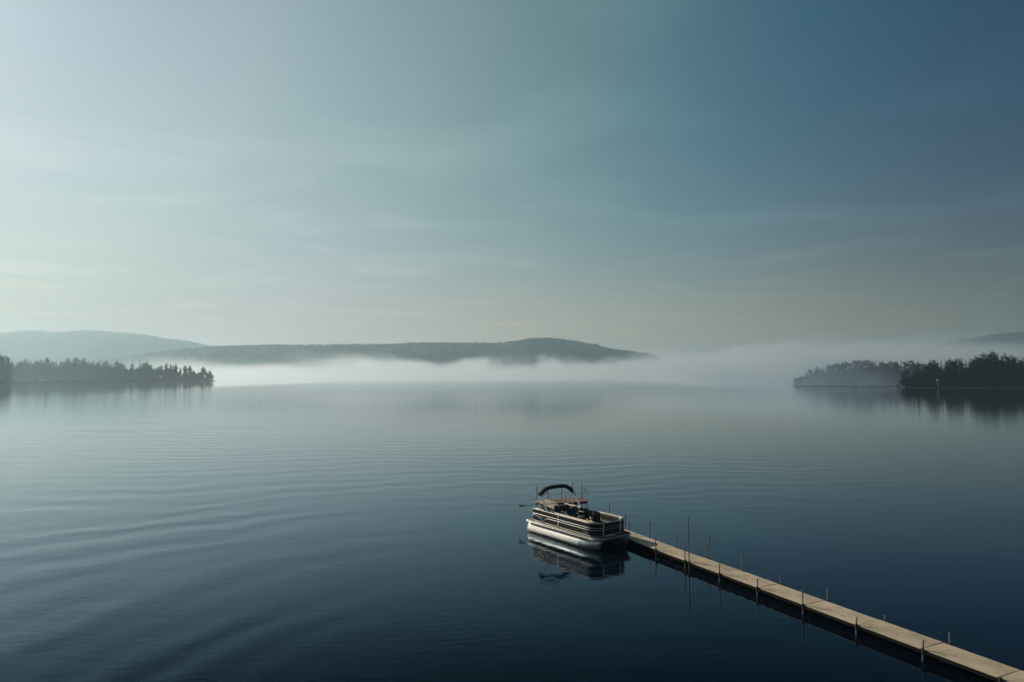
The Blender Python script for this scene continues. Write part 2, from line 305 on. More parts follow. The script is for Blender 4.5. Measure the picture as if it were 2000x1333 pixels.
# ------------------------------------------------------------------ trees
def conifer(seed, kind):
    """unit-height tree, trunk and crown meshes. kind: pine (open, flat tiers), spruce (narrow spire), leafy (rounded)"""
    rnd = random.Random(seed); t = MB(); c = MB()
    lean = (rnd.uniform(-.02, .02), rnd.uniform(-.02, .02)); P = lambda z: Vector((lean[0]*z*z*1.5, lean[1]*z*z*1.5, z))
    t.tube([P(z) for z in (-.05, .1, .4, .7, .97)], [.017, .013, .0105, .007, .002], 6)
    def clump(p, r, n, flat=.5):
        for _ in range(n):
            d = Vector((rnd.gauss(0, 1), rnd.gauss(0, 1), rnd.gauss(0, flat))) * (r * .55)
            q = p + d; a = rnd.uniform(0, 6.28); s = r * rnd.uniform(.35, .75); til = rnd.uniform(-.5, .5)
            u = Vector((math.cos(a), math.sin(a), til)) * s; v2 = Vector((-math.sin(a), math.cos(a), rnd.uniform(-.5, .5))) * s * .6
            c.add([q - u, q + v2, q + u, q - v2], [(0, 1, 2, 3)])
    if kind == 'leafy':
        nb = 34
        for k in range(nb):
            z = .25 + .72 * (k / nb) ** .9; rr = .24 * math.sin(math.pi * min(1, (z - .12) / .92)) ** .65 * rnd.uniform(.5, 1.15)
            a = k * 2.4 + rnd.uniform(-.4, .4); tip = P(z) + Vector((math.cos(a)*rr, math.sin(a)*rr, rnd.uniform(-.02, .04)))
            t.tube([P(max(.15, z - .12)), tip], [.004, .0015], 3, False)
            clump(tip, .085, 13, .75); clump(P(z) + (tip - P(z)) * .5, .075, 6, .7)
        return t, c
    narrow = kind == 'spruce'; tiers = 24 if narrow else 17; z0 = .10 if narrow else rnd.uniform(.22, .38)
    for i in range(tiers):
        f = i / (tiers - 1); z = z0 + (.985 - z0) * f
        if narrow: L0 = .17 * (1 - f) ** 1.05 + .010
        else: L0 = (.20 * math.sin(math.pi * min(1, .22 + f * .80)) ** .8 + .02) * rnd.uniform(.6, 1.2)
        nb = 6 if narrow else rnd.randint(3, 5); a0 = rnd.uniform(0, 6.28)
        for b in range(nb):
            a = a0 + b * 6.283 / nb + rnd.uniform(-.35, .35); ln = L0 * rnd.uniform(.65, 1.2)
            d = Vector((math.cos(a), math.sin(a), 0)); sd = Vector((-d.y, d.x, 0)); dz = -ln * rnd.uniform(.15, .45) if narrow else ln * rnd.uniform(-.05, .38)
            o = P(z); tip = o + d * ln + Vector((0, 0, dz)); mid = o + d * ln * .55 + Vector((0, 0, dz * .4 + .006))
            if not narrow: t.tube([o, tip], [.0035, .001], 3, False)
            wd = ln * (.30 if narrow else .34)
            c.add([o, mid + sd * wd, tip, mid - sd * wd], [(0, 1, 2, 3)])
            c.add([o, mid + Vector((0, 0, wd * .55)), tip, mid - Vector((0, 0, wd * .55))], [(0, 1, 2, 3)])
            clump(mid + d * ln * .12, .36 * ln + .010, 5 if narrow else 8, .45)
    clump(P(.96), .022, 7, 1.2)
    return t, c
PROTO = {}
for kind, n in (('pine', 6), ('spruce', 4), ('leafy', 4)):
    PROTO[kind] = []
    for s in range(n):
        t, c = conifer(hash_ := (s * 17 + {'pine': 1, 'spruce': 101, 'leafy': 201}[kind]), kind)
        PROTO[kind].append((t.mesh(kind + ' trunk', M['bark']), c.mesh(kind + ' crown', M['leaf'] if kind == 'leafy' else M['needle']), t, c))
NAMES = {'pine': 'pine_tree', 'spruce': 'spruce_tree', 'leafy': 'broadleaf_tree'}
def place_tree(kind, x, y, z, h, rnd, label, group, wide=1.0):
    tm, cmh, _, _ = PROTO[kind][rnd.randrange(len(PROTO[kind]))]
    e = empty(NAMES[kind], (x, y, z), rnd.uniform(0, 6.28)); e.scale = (h * wide, h * wide, h)
    a = bpy.data.objects.new('trunk', tm); b = bpy.data.objects.new('crown', cmh)
    for o in (a, b): col.objects.link(o); o.parent = e
    return tag(e, label, 'tree', group)
def stuff_trees(name, spots, label, matr):
    m = MB(); rnd = random.Random(len(spots))
    for kind, x, y, z, h, wide in spots:
        _, _, t, c = PROTO[kind][rnd.randrange(len(PROTO[kind]))]; a = rnd.uniform(0, 6.28); ca, sa = math.cos(a) * h * wide, math.sin(a) * h * wide
        for src in (c,):
            o = len(m.v); m.v += [(x + px*ca - py*sa, y + px*sa + py*ca, z + pz*h) for px, py, pz in src.v]
            m.f += [tuple(i + o for i in f) for f in src.f]; m.sm += src.sm
    return tag(m.build(name, matr), label, 'forest', kind='stuff')
ORD = ['first', 'second', 'third', 'fourth', 'fifth', 'sixth', 'seventh', 'eighth', 'ninth', 'tenth', 'eleventh', 'twelfth', 'thirteenth', 'fourteenth', 'fifteenth', 'sixteenth', 'seventeenth', 'eighteenth', 'nineteenth', 'twentieth']
def ordinal(i):
    if i < 20: return ORD[i]
    tens = {2: 'twenty', 3: 'thirty', 4: 'forty', 5: 'fifty'}[(i + 1) // 10]; u = (i + 1) % 10
    return tens + '-' + ORD[u - 1] if u else tens[:-1] + 'ieth'

# land under each wood: a low bank with a stony lip
def land(name, front, back, hmax, label, lip=1.6, lipmat='stone', skew=0):
    """front: shoreline points left to right (x, y); the land rises behind it"""
    m = MB(); rows = [(0, -.25), (.004, .25), (.03, .55), (.15, 1.6), (.45, hmax), (.8, hmax * .8), (1, -.3)]
    n = 60; vs = []
    def fp(u):
        k = u * (len(front) - 1); i = min(int(k), len(front) - 2); t = k - i
        return Vector(front[i]) * (1 - t) + Vector(front[i + 1]) * t
    for i in range(n + 1):
        u = i / n; p = fp(u); edge = min(1, min(u, 1 - u) * 9 + .02)
        for f, z in rows:
            y = p.y + f * back * edge + 1.6 * noise.noise((p.x * .06, f * 3, 7)); vs.append((p.x + skew * (y - p.y), y, z if z < .3 else z * edge * (1 + .25 * noise.noise((p.x * .03, f * 4, 2)))))
    k = len(rows); m.add(vs, [(i*k+j, (i+1)*k+j, (i+1)*k+j+1, i*k+j+1) for i in range(n) for j in range(k - 1)], True)
    tag(m.build(name, M['soil']), label, kind='structure')
    r = MB(); rnd = random.Random(int(front[0][0]))
    for i in range(150):
        p = fp(rnd.random()); s = rnd.uniform(.25, .8) * lip; q = Vector((p.x, p.y - rnd.uniform(-.6, .9), rnd.uniform(-.05, .12)))
        pts = [q + Vector((rnd.uniform(.6, 1.2) * s * math.cos(a), rnd.uniform(.6, 1.2) * s * .7 * math.sin(a), -.12)) for a in (0, 1.05, 2.1, 3.14, 4.2, 5.2)]
        top = [q + (pp - q) * .6 + Vector((0, 0, s * rnd.uniform(.25, .5))) for pp in pts]
        r.add(pts + top, [(j, (j+1) % 6, 6 + (j+1) % 6, 6 + j) for j in range(6)] + [(6, 7, 8, 9, 10, 11)])
    tag(r.build('shore_stones', M[lipmat]), 'pale stones along the waterline of the ' + label, 'stones', kind='stuff')

def wood(tops, D_of, water_py, where, group, order_from, seed, kinds, understory, spread, depth_rows, bank, labels=None):
    rnd = random.Random(seed); n = len(tops)
    order = sorted(range(n), key=lambda i: -tops[i][0] if order_from[0] == 'r' else tops[i][0])
    rank = {i: k for k, i in enumerate(order)}
    for i, tp in enumerate(tops):
        px, py = tp[:2]; kind = tp[2] if len(tp) > 2 else rnd.choice(kinds)
        D = D_of(px) + rnd.uniform(4, spread); p = at_y(px, py, D); z = bank * min(1, (D - D_of(px)) / 20)
        h = p.z - z
        wide = {'pine': .95, 'spruce': .85, 'leafy': 1.0}[kind] * rnd.uniform(.9, 1.15) * (tp[3] if len(tp) > 3 else 1)
        look = {'pine': 'ragged open-crowned pine', 'spruce': 'narrow pointed spruce', 'leafy': 'rounded leafy tree'}[kind]
        lab = (labels or {}).get(i) or '%s, %s skyline tree from the %s' % (look, ordinal(rank[i]), order_from[1])
        place_tree(kind, p.x, D, z - .2, h, rnd, lab, group, wide)
    spots = []
    px = tops[0][0] - (110 if tops[0][0] < 0 else 4); x_end = tops[-1][0] + (120 if tops[-1][0] > 2000 else 4)
    prof = sorted([(t[0], t[1]) for t in tops])
    while px < x_end:
        lowest = interp(prof, px)
        for rr in range(depth_rows):
            D = D_of(px) + 5 + rr * 11 + rnd.uniform(-3, 5); py = lowest + (water_py - lowest) * rnd.uniform(.26, .5 if rr else .8)
            p = at_y(px + rnd.uniform(-3, 3), py, D); z = bank * min(1, (D - D_of(px)) / 20)
            if p.z - z > 2: spots.append((rnd.choice(kinds), p.x, D, z - .2, p.z - z, rnd.uniform(.8, 1.15)))
        for _ in range(2):
            bD = D_of(px) + rnd.uniform(2, 14); bp = at_y(px + rnd.uniform(-2, 2), water_py, bD)
            if tops[0][0] + 9 < px < tops[-1][0] - 6: spots.append(('leafy', bp.x, bD, -.3, rnd.uniform(3.5, 7.5), 1.9))
        px += understory
    stuff_trees('forest', spots, 'dense mixed wood filling in behind the skyline trees on the ' + where, M['needle'])

# left point
left_tops = [(-22, 688), (-9, 692), (1, 690, 'pine', 1.3), (11, 694, 'pine', 1.2), (24, 704), (33, 706), (40, 704), (49, 700.5), (60, 704), (70, 702.5), (78, 702), (91, 697, 'pine', 1.1), (103, 705), (111, 701), (121, 704), (132, 697, 'pine'), (141, 704), (151, 697, 'pine', 1.2), (163, 698.5, 'pine'),
             (173, 706), (182, 705), (190, 706), (196, 702, 'spruce'), (208, 702.5), (217, 710), (228, 703.5, 'pine'), (237, 707), (245, 709.5, 'spruce'), (258.5, 709, 'pine', .8), (266, 719), (273.6, 701.5, 'spruce'), (281, 708, 'pine', .8), (287, 703.5, 'pine', .9), (293, 711), (302, 718), (309, 716), (315, 713), (325, 708.5, 'pine', .7),
             (334, 709.5, 'pine', .5), (338.5, 713, 'pine', .5), (344, 708.5, 'pine', .55), (353, 718, 'pine', .7), (362, 712.5, 'pine', .7), (371, 713, 'pine', .7), (379, 722), (388, 719.5, 'spruce'), (398, 715.5, 'pine', .9), (404, 724, 'pine', .7), (410.5, 721.5, 'pine', .8), (415, 732, 'leafy')]
def DL(px): return 925 if px > 20 else 760
wood(left_tops, DL, 744, 'left point', 'trees on the left wooded point', ('r', 'tip of the left point'), 11, ['pine', 'pine', 'spruce'], 3.2, 26, 4, 4)
lx0, lx1 = at_y(-80, 744, 925).x, at_y(421, 744, 925).x
land('shore', [(lx0, 925), (at_y(100, 744, 925).x, 925), (at_y(250, 744, 925).x, 924), (at_y(380, 744, 925).x, 922), (lx1, 926)], 90, 5, 'left wooded point', 1.2, skew=-.55)
land('shore', [(at_y(-120, 744, 755).x, 753), (at_y(-30, 744, 755).x, 755), (at_y(16, 744, 757).x, 758)], 70, 5, 'nearer wooded bank at the left edge', 1.2, skew=-.9)
# right near point
right_tops = [(1757, 741, 'leafy'), (1764, 727, 'leafy', .8), (1771.5, 722.5, 'leafy', .8), (1779, 727), (1791.5, 704.5, 'spruce', 1.9), (1803, 722), (1809, 712, 'pine'), (1815.5, 702, 'pine', .9), (1825.6, 701), (1831, 705), (1837.5, 701.5, 'spruce'), (1846, 701), (1853.7, 698.5, 'pine'), (1860, 703), (1865, 699), (1872, 698.5, 'pine'), (1879.5, 697), (1886, 701), (1893, 700), (1900, 702),
              (1906.5, 694, 'pine'), (1914, 697), (1921, 688.5, 'pine', 1.2), (1929, 692), (1937, 685, 'pine', 1.1), (1943, 689, 'pine'), (1949, 688.5), (1955, 693), (1960, 688.5, 'pine', 1.1), (1967, 696), (1974, 692.5), (1982, 692.5, 'spruce'), (1987, 697), (1992.5, 696), (1999, 697), (2008, 694), (2018, 699), (2030, 696)]
def DR(px): return 470 - max(0, px - 1850) * .06
wood(right_tops, DR, 757.5, 'near right point', 'trees on the near right point', ('l', 'left end of the near right point'), 23, ['spruce', 'pine', 'spruce'], 3.0, 26, 4, 2.5)
land('shore', [(at_y(1750, 757, 474).x, 474), (at_y(1800, 757, 470).x, 469), (at_y(1850, 757, 470).x, 468), (at_y(1930, 757, 465).x, 462), (at_y(2060, 757, 460).x, 456)], 80, 3, 'near right wooded point', .9, skew=.75)
# right far point
far_tops = [(1547, 743), (1555, 739), (1566, 733), (1575, 727), (1583, 722), (1591, 718, 'spruce'), (1597, 716), (1603, 717), (1608, 715), (1618, 713), (1625, 712), (1631, 710), (1639, 709), (1646.6, 707), (1654, 707), (1661, 706), (1669, 705), (1676.5, 704), (1684, 704), (1691, 703), (1696, 702, 'spruce'), (1703, 704), (1710, 702), (1716, 703), (1722, 704), (1729, 710), (1735, 707), (1743, 706), (1751, 704), (1759, 705), (1767, 705), (1774, 704), (1783, 708), (1793, 709), (1804, 710)]
def DF(px): return 566
wood(far_tops, DF, 752.5, 'misty far right point', 'trees on the misty far right point', ('l', 'left end of the misty far right point'), 37, ['leafy', 'spruce', 'pine'], 3.0, 30, 5, 4)
land('shore', [(at_y(1545, 752, 568).x, 568), (at_y(1600, 752, 566).x, 565), (at_y(1700, 752, 566).x, 564), (at_y(1815, 752, 566).x, 565)], 90, 4, 'misty far right point', .9, skew=.6)

# small far things on the shores
sb = MB(); a = at_y(27, 742, 921); b = at_y(64, 742, 921)
sb.prism([(a.x, 922), (a.x + 7, 919.5), (b.x - 8, 919), (b.x, 921.5), (b.x - 6, 927), (a.x + 5, 927)], -.2, .9)
tag(sb.build('beach', M['sand'], bevel=.3), 'long pale sandy beach on the left shore', kind='structure')
sb = MB(); a = at_y(73, 742, 921); b = at_y(84, 742, 921)
sb.prism([(a.x, 922), (a.x + 2, 920), (b.x - 2, 920), (b.x, 922), (b.x - 1, 926), (a.x + 1, 926)], -.2, .8)
tag(sb.build('beach', M['sand'], bevel=.3), 'short pale sandy patch right of the long beach', kind='structure')
pp = at_y(1832, 757, 466.5); e = empty('shore_post', (pp.x, 466.5, .2)); tag(e, 'tall white post with a pale box on top at the right shore', 'post')
m = MB(); m.tube([(0, 0, -.6), (0, 0, 2.2), (0, 0, 4.3)], [.28, .2, .16], 8); m.build('pole', M['post'], e)
m = MB(); m.box((-.75, -.5, 4.3), (.75, .5, 5.3)); m.build('box', M['post'], e, .06)
m = MB(); m.add([(-.95, -.65, 5.32), (.95, -.65, 5.32), (.95, .65, 5.32), (-.95, .65, 5.32), (0, -.65, 5.9), (0, .65, 5.9)], [(0, 3, 2, 1), (0, 1, 4), (2, 3, 5), (1, 2, 5, 4), (3, 0, 4, 5)]); m.build('roof', M['post'], e)
m = MB(); m.box((-.5, -.3, 2.25), (.5, .3, 2.8)); m.build('bracket', M['post'], e, .04)
for i, (px, s, lab) in enumerate([(1617.5, .8, 'leftmost small white float off the misty far right point'), (1639.5, .5, 'tiny white float second from the left off the misty point'), (1661, .9, 'small white float third from the left off the misty point'), (1680.5, 1.1, 'white float just left of the brightest one off the misty point'), (1689, 1.2, 'brightest white float at the right end of the misty point row')]):
    p = at_y(px, 753, 560); m = MB()
    m.tube([(p.x, 560, -.25 * s), (p.x, 560, .05 * s), (p.x, 560, .45 * s), (p.x, 560, .62 * s)], [.25 * s, .55 * s, .5 * s, .15 * s], 10)
    tag(m.build('float', M['float']), lab, 'float', 'white floats off the far right shore')

# ------------------------------------------------------------------ dock
ZD = .36; DW = 1.20
d0 = Vector((7.585, 36.86)); dd = Vector((1.0517, -2.2095)).normalized(); SEC = 2.44
joints = {0: d0}
for i in range(1, 9): joints[i] = d0 + dd * SEC * i
hd = dd.copy(); p = d0.copy()
for i in range(1, 7):
    ang = R(.65) * min(i, 5); c, s = math.cos(ang), math.sin(ang)
    dirn = Vector((dd.x * c + dd.y * s, -dd.x * s + dd.y * c))      # the far part swings gently to the right
    p = p - dirn * (SEC if i < 6 else SEC * 1.2); joints[-i] = p
dirs = {i: (joints[i + 1] - joints[i]).normalized() for i in range(-6, 8)}
dirs[8] = dirs[7]
def side(i): d = dirs[min(i, 7)]; return Vector((-d.y, d.x))        # towards the far edge of the deck
dock = tag(empty('dock', (d0.x, d0.y, 0)), 'long narrow tan dock on thin poles running from the lower right corner to the boat', 'dock')
O = Vector((d0.x, d0.y, 0))
rnd = random.Random(4)
def section(p, q, u, wd, top_mat, name='dock_section', gap=.018):
    """one deck section between p and q, u = unit vector towards the far edge"""
    d = (q - p); ln = d.length; d.normalize(); e = empty(name, (p.x - O.x, p.y - O.y, rnd.uniform(-.012, .008)), math.atan2(d.y, d.x), dock); e.rotation_euler[0] = R(rnd.uniform(-.5, .5))
    # local frame: x along the dock, y to the far edge (sign from u)
    sg = 1 if Vector((-d.y, d.x)).dot(u) > 0 else -1
    Y = lambda a: a * sg
    def bx(m, x0, x1, y0, y1, z0, z1): m.box((x0, min(Y(y0), Y(y1)), z0), (x1, max(Y(y0), Y(y1)), z1))
    m = MB(); bx(m, gap, ln - gap, .0, wd, ZD - .034, ZD); m.build('deck_panel', top_mat, e, .004)
    for y in (.13, wd / 2 - .02, wd - .175):
        m = MB(); bx(m, .03, ln - .03, y, y + .045, ZD - .20, ZD - .036); m.build('stringer', M['stringer'], e)
    return e
for i in range(-6, 8):
    section(joints[i], joints[i + 1], side(i), DW, M['plywood'])
# wings and stains on the deck: shallow dark marks
for i, along, across, L_, W_ in [(0, .5, .62, .18, .07), (1, 1.05, .38, .34, .05), (2, 1.30, .38, .2, .07), (2, 1.55, .25, .12, .06), (3, .55, .2, .12, .05), (4, .9, .35, .16, .05), (4, 1.6, .3, .3, .05), (5, 1.3, .75, .14, .05), (6, .5, .7, .16, .06), (6, .9, .4, .1, .05), (4, .9, .95, .2, .03), (2, .95, .9, .3, .03)] + [(rnd.randrange(0, 8), rnd.uniform(.2, 2.2), rnd.uniform(.1, 1.1), rnd.uniform(.05, .22), rnd.uniform(.02, .06)) for _ in range(26)]:
    d = dirs[i]; u = side(i); c0 = joints[i] + d * along + u * across
    m = MB(); n = 9; pts = []
    for k in range(n):
        a = 2 * math.pi * k / n; rr = rnd.uniform(.55, 1.15); q = c0 + d * (math.cos(a) * L_ * .5 * rr) + u * (math.sin(a) * W_ * .5 * rr); pts.append((q.x - O.x, q.y - O.y, ZD + .0125))
    m.add(pts, [tuple(range(n))]); m.build('stain', M['stain'], dock)
# end platform to the right of the last section
e6 = joints[-6]; u6 = side(-6); pl0 = e6 + u6 * (DW + .03)
pf = dirs[-6]
section(pl0 + pf * .05, pl0 + pf * .05 + u6 * 2.35, pf, 1.75, M['redwood'], 'end_platform')
# poles: fixed to either edge of the deck, each with its own height above it
def pole(P2, h, lean=(0, 0), r=.028):
    m = MB(); x, y = P2.x - O.x, P2.y - O.y
    m.tube([(x - lean[0], y - lean[1], -1.0), (x, y, ZD), (x + lean[0], y + lean[1], ZD + h)], r, 7); o = m.build('pole', M['pipe'], dock)
    b = MB(); b.tube([(x, y, ZD - .16), (x, y, ZD + .05)], r + .016, 8); b.build('bracket', M['stringer'], o)
def edge_at(px, py, near):
    """the spot on the near or far deck edge seen in that direction"""
    best = None
    for i in range(-6, 8):
        for k in range(25):
            q = joints[i] + dirs[i] * SEC * k / 24 + side(i) * (-.05 if near else DW + .05)
            v = Vector((q.x, q.y, ZD - CAM_H)); cpx = 1000 + F * q.x / (v.y * math.cos(R(PITCH)) + v.z * math.sin(R(PITCH)))
            if best is None or abs(cpx - px) < best[0]: best = (abs(cpx - px), q, v.length)
    return best[1], best[2]
def pole_px(px, y_base, y_top, near, lean=(0, 0)):
    q, dist = edge_at(px, y_base, near); h = (y_base - y_top) * dist / F / math.cos(math.atan2(CAM_H, dist)) * 1.0
    pole(q, h, lean)
for px, yb, yt in [(1281, 1073.5, 1052), (1337.7, 1097.5, 1073), (1344.6, 1100, 1023), (1403.7, 1123, 1096.5), (1479.4, 1149, 1134), (1569, 1188, 1163), (1674, 1225, 1213), (1801, 1268, 1253.5), (1957, 1330, 1326)]:
    pole_px(px, yb, yt, True, (rnd.uniform(-.03, .03), rnd.uniform(-.02, .02)))
for px, yb, yt in [(1181, 1011, 991), (1190.5, 1014, 979), (1222.5, 1030, 1003), (1269, 1047, 1019), (1322.5, 1067, 1043), (1380.7, 1090, 1066), (1386, 1091.5, 1051), (1448, 1112, 1085), (1527, 1141, 1126), (1618, 1176, 1157), (1726, 1213, 1204), (1855.5, 1258, 1240)]:
    pole_px(px, yb, yt, False, (rnd.uniform(-.03, .03), rnd.uniform(-.02, .02)))
pole_px(1229, 1039, 1023, False)
for q, h in [(e6 - pf * .05 + u6 * .25, 1.0), (e6 - pf * .05 + u6 * 1.15, .75), (e6 + pf * 1.95 + u6 * (DW + .1), 1.05), (e6 + pf * 1.85 + u6 * (DW + .45), .5), (e6 + pf * .0 + u6 * (DW + 2.0), 1.15), (e6 + pf * .6 + u6 * (DW + 2.45), 1.1)]:
    pole(q, h)
# ladders: hooped pipes over the deck edge
def ladder(base, out, along, rise, inn, drop=-1.0):
    """base on the deck edge, out = direction over the water, along = spacing direction"""
    e = empty('ladder', (base.x - O.x, base.y - O.y, 0), 0, dock)
    sp_ = .17
    for s in (-1, 1):
        pts = []
        o2 = along * (s * sp_)
        top = ZD + rise
        def PT(k, z): q = o2 + out * k; return (q.x, q.y, z)
        pts += [PT(.30, drop), PT(.30, ZD), PT(.30, top - .22)]
        for a in range(0, 91, 15): pts.append(PT(.30 - .22 + .22 * math.cos(R(a)), top - .22 + .22 * math.sin(R(a))))
        for a in range(0, 91, 15): pts.append(PT(-inn + .2 - .2 * math.sin(R(a)), top - .2 + .2 * math.cos(R(a))))
        pts.append(PT(-inn, ZD))
        m = MB(); m.tube(pts, .022, 8); m.build('rail', M['chrome'], e)
    for z in (-.5, -.2, .1, ZD - .02):
        m = MB(); a = along * sp_ + out * .30; b = along * -sp_ + out * .30; m.tube([(a.x, a.y, z), (b.x, b.y, z)], .02, 6); m.build('rung', M['chrome'], e)
lb = e6 + pf * .75; ladder(lb, -u6, pf, .62, .95)
rb = e6 + u6 * (DW + 2.38) + pf * .95; ladder(rb, u6, pf, .72, .12)

# ------------------------------------------------------------------ pontoon boat
HB = R(-54.7); BL, BW = 6.4, 2.75; ZB = .74
h2 = Vector((math.cos(HB), math.sin(HB))); l2 = Vector((-h2.y, h2.x))
corner = Vector((.89, 42.45))                                     # stern corner on the lake side
org = corner + h2 * (BL / 2) + l2 * (BW / 2)
boat = tag(empty('pontoon_boat', (org.x, org.y, 0), HB), 'black and silver pontoon boat with folded dark bimini moored beside the dock', 'boat')
def rrect(x0, x1, y0, y1, rf, ra, n=8):
    """outline, rounded front (x1) and aft (x0) corners, counter-clockwise"""
    pts = []
    for cx, cy, r, a0 in ((x1 - rf, y1 - rf, rf, 0), (x0 + ra, y1 - ra, ra, 90), (x0 + ra, y0 + ra, ra, 180), (x1 - rf, y0 + rf, rf, 270)):
        for k in range(n + 1):
            a = R(a0 + 90 * k / n); pts.append((cx + r * math.cos(a), cy + r * math.sin(a)))
    return pts
hx, hy = BL / 2, BW / 2
# pontoons
for s in (-1, 1):
    yc = s * (hy - .38); r = .345; zc_ = .25
    m = MB(); m.tube([(-hx + .02, yc, zc_), (-hx + .05, yc, zc_), (1.62, yc, zc_)], [r * .9, r, r], 28)
    po = m.build('pontoon', M['aluminium'], boat)
    m = MB(); n = 24; rings = []
    for k in range(9):
        t = k / 8; x = 1.62 + t * 1.50
        rv = r * (1 - t ** 2.0 * .34); rh = r * (1 - t ** 1.9 * .965); cz = zc_ + (r - rv) * .9
        rings.append([(x + .10 * t * math.sin(2*math.pi*j/n), yc + rh * math.cos(2*math.pi*j/n), cz + rv * math.sin(2*math.pi*j/n)) for j in range(n)])
    m.add([p for rg in rings for p in rg], [(i*n+j, i*n+(j+1) % n, (i+1)*n+(j+1) % n, (i+1)*n+j) for i in range(8) for j in range(n)] + [tuple(range(8*n, 9*n))], True)
    m.build('nose_cone', M['cone'], po)
    m = MB(); m.tube([(1.60, yc, zc_), (1.64, yc, zc_)], r + .008, 28); m.build('weld_band', M['cone'], po)
    m = MB(); m.add([(-hx + .1, yc, zc_ - r - .05), (2.2, yc, zc_ - r - .05), (2.85, yc, zc_ + .05), (2.2, yc, zc_ - r + .1), (-hx + .1, yc, zc_ - r + .05)], [(0, 1, 2, 3, 4)])
    m.box((-hx + .3, yc - .01, zc_ - r - .04), (1.5, yc + .01, zc_ - r + .02)); m.v = m.v[5:]; m.f = [tuple(i - 5 for i in f) for f in m.f[1:]]; m.sm = m.sm[1:]
    m.build('keel', M['cone'], po)
    for x in (-2.6, -1.7, -.8, .1, 1.0, 1.9):
        m = MB(); m.box((x - .08, yc - .12, zc_ + r - .06), (x + .08, yc + .12, ZB - .12)); m.build('riser', M['cone'], po)
# deck with double aluminium rim
m = MB(); m.prism(rrect(-hx, hx, -hy, hy, .42, .06), ZB - .115, ZB - .004); m.build('deck', M['deck_side'], boat, .008)
m = MB(); m.prism(rrect(-hx + .03, hx - .03, -hy + .03, hy - .03, .40, .05), ZB - .0035, ZB); m.build('carpet', M['carpet'], boat)
ol = rrect(-hx, hx, -hy, hy, .42, .06)
for z in (ZB - .018, ZB - .098):
    m = MB(); m.tube([(x * 1.002, y * 1.004, z) for x, y in ol] + [(ol[0][0] * 1.002, ol[0][1] * 1.004, z)], .014, 6, False); m.build('rub_rail', M['stripe'], boat)
m = MB(); m.box((-hx + .02, -hy + .05, ZB + .001), (-hx + .50, hy - .05, ZB + .012)); m.build('swim_mat', M['brass'], boat)
# cross beams under deck
for x in (-2.4, -1.6, -.8, 0, .8, 1.6, 2.4):
    m = MB(); m.box((x - .03, -hy + .1, ZB - .2), (x + .03, hy - .1, ZB - .117)); m.build('cross_beam', M['cone'], boat)

# fence: outline from stern, lake side, round the bow to the dock side
FX0, FX1, FY = -hx + .55, hx - .30, hy - .10; FR = .62; ZF0, ZF1 = ZB + .05, ZB + .74
def fence_path(n=10):
    pts = [(FX0 + .0, -FY)]
    pts += [(FX0 + (FX1 - FR - FX0) * k / 12, -FY) for k in range(1, 13)]
    pts += [(FX1 - FR + FR * math.sin(R(90 * k / n)), -FY + FR - FR * math.cos(R(90 * k / n))) for k in range(1, n + 1)]
    pts += [(FX1, -FY + FR + (2 * FY - 2 * FR) * k / 6) for k in range(1, 7)]
    pts += [(FX1 - FR + FR * math.cos(R(90 * k / n)), FY - FR + FR * math.sin(R(90 * k / n))) for k in range(1, n + 1)]
    pts += [(FX1 - FR - (FX1 - FR - FX0) * k / 12, FY) for k in range(1, 13)]
    return [Vector(p) for p in pts]
fp_ = fence_path(); cum = [0]
for a, b in zip(fp_, fp_[1:]): cum.append(cum[-1] + (b - a).length)
def on_path(s, off=0):
    s = max(0, min(cum[-1] - 1e-6, s))
    i = max(k for k in range(len(cum) - 1) if cum[k] <= s); t = (s - cum[i]) / (cum[i + 1] - cum[i])
    a, b = fp_[i], fp_[i + 1]; d = (b - a).normalized(); return a + (b - a) * t + Vector((d.y, -d.x)) * off
def strip(s0, s1, z0, z1, name, mt, parent, th=.02, off=0, step=.12):
    n = max(2, int((s1 - s0) / step)); m = MB(); vs = []
    for k in range(n + 1):
        s = s0 + (s1 - s0) * k / n; a = on_path(s, off + th / 2); b = on_path(s, off - th / 2)
        vs += [(a.x, a.y, z0), (a.x, a.y, z1), (b.x, b.y, z1), (b.x, b.y, z0)]
    fs = [(4*k+j, 4*k+4+j, 4*k+4+(j+1) % 4, 4*k+(j+1) % 4) for k in range(n) for j in range(4)] + [(0, 1, 2, 3), (4*n+3, 4*n+2, 4*n+1, 4*n)]
    m.add(vs, fs); return m.build(name, mt, parent)
def line(s0, s1, zf, r, name, mt, parent, off=.022, step=.08):
    n = max(2, int((s1 - s0) / step)); m = MB(); pts = []
    for k in range(n + 1):
        s = s0 + (s1 - s0) * k / n; q = on_path(s, off); pts.append((q.x, q.y, zf(s) if callable(zf) else zf))
    m.tube(pts, r, 6); return m.build(name, mt, parent)
LA = FX1 - FR - FX0; LC = FR * math.pi / 2; LF = 2 * FY - 2 * FR; TOT = cum[-1]
g0, g1 = LA + LC + .02, LA + LC + LF - .02       # gate in the bow
cuts = [0.02, 2.42, LA + .10, g0 - .10, g0, g1, g1 + .10, TOT - LA - .1, TOT - 2.6, TOT - 1.6, TOT - .02]
panels = [(0.02, 2.40), (2.44, LA * .98), (LA * .98 + .03, g0 - .04), (g0 + .04, g1 - .04), (g1 + .04, TOT - LA * .98), (TOT - LA * .98 + .03, TOT - 2.6), (TOT - 1.75, TOT - .02)]
strip(TOT - 2.57, TOT - 1.78, ZF0, ZF1 - .03, 'side_gate', M['panel'], boat)
for s0, s1 in panels: strip(s0, s1, ZF0, ZF1 - .03, 'fence_panel', M['panel'], boat)
# stern panels across the back
for y0, y1 in ((-FY, -.35), (.35, FY)):
    m = MB(); m.box((FX0 - .01, y0, ZF0), (FX0 + .01, y1, ZF1 - .03)); m.build('fence_panel', M['panel'], boat)
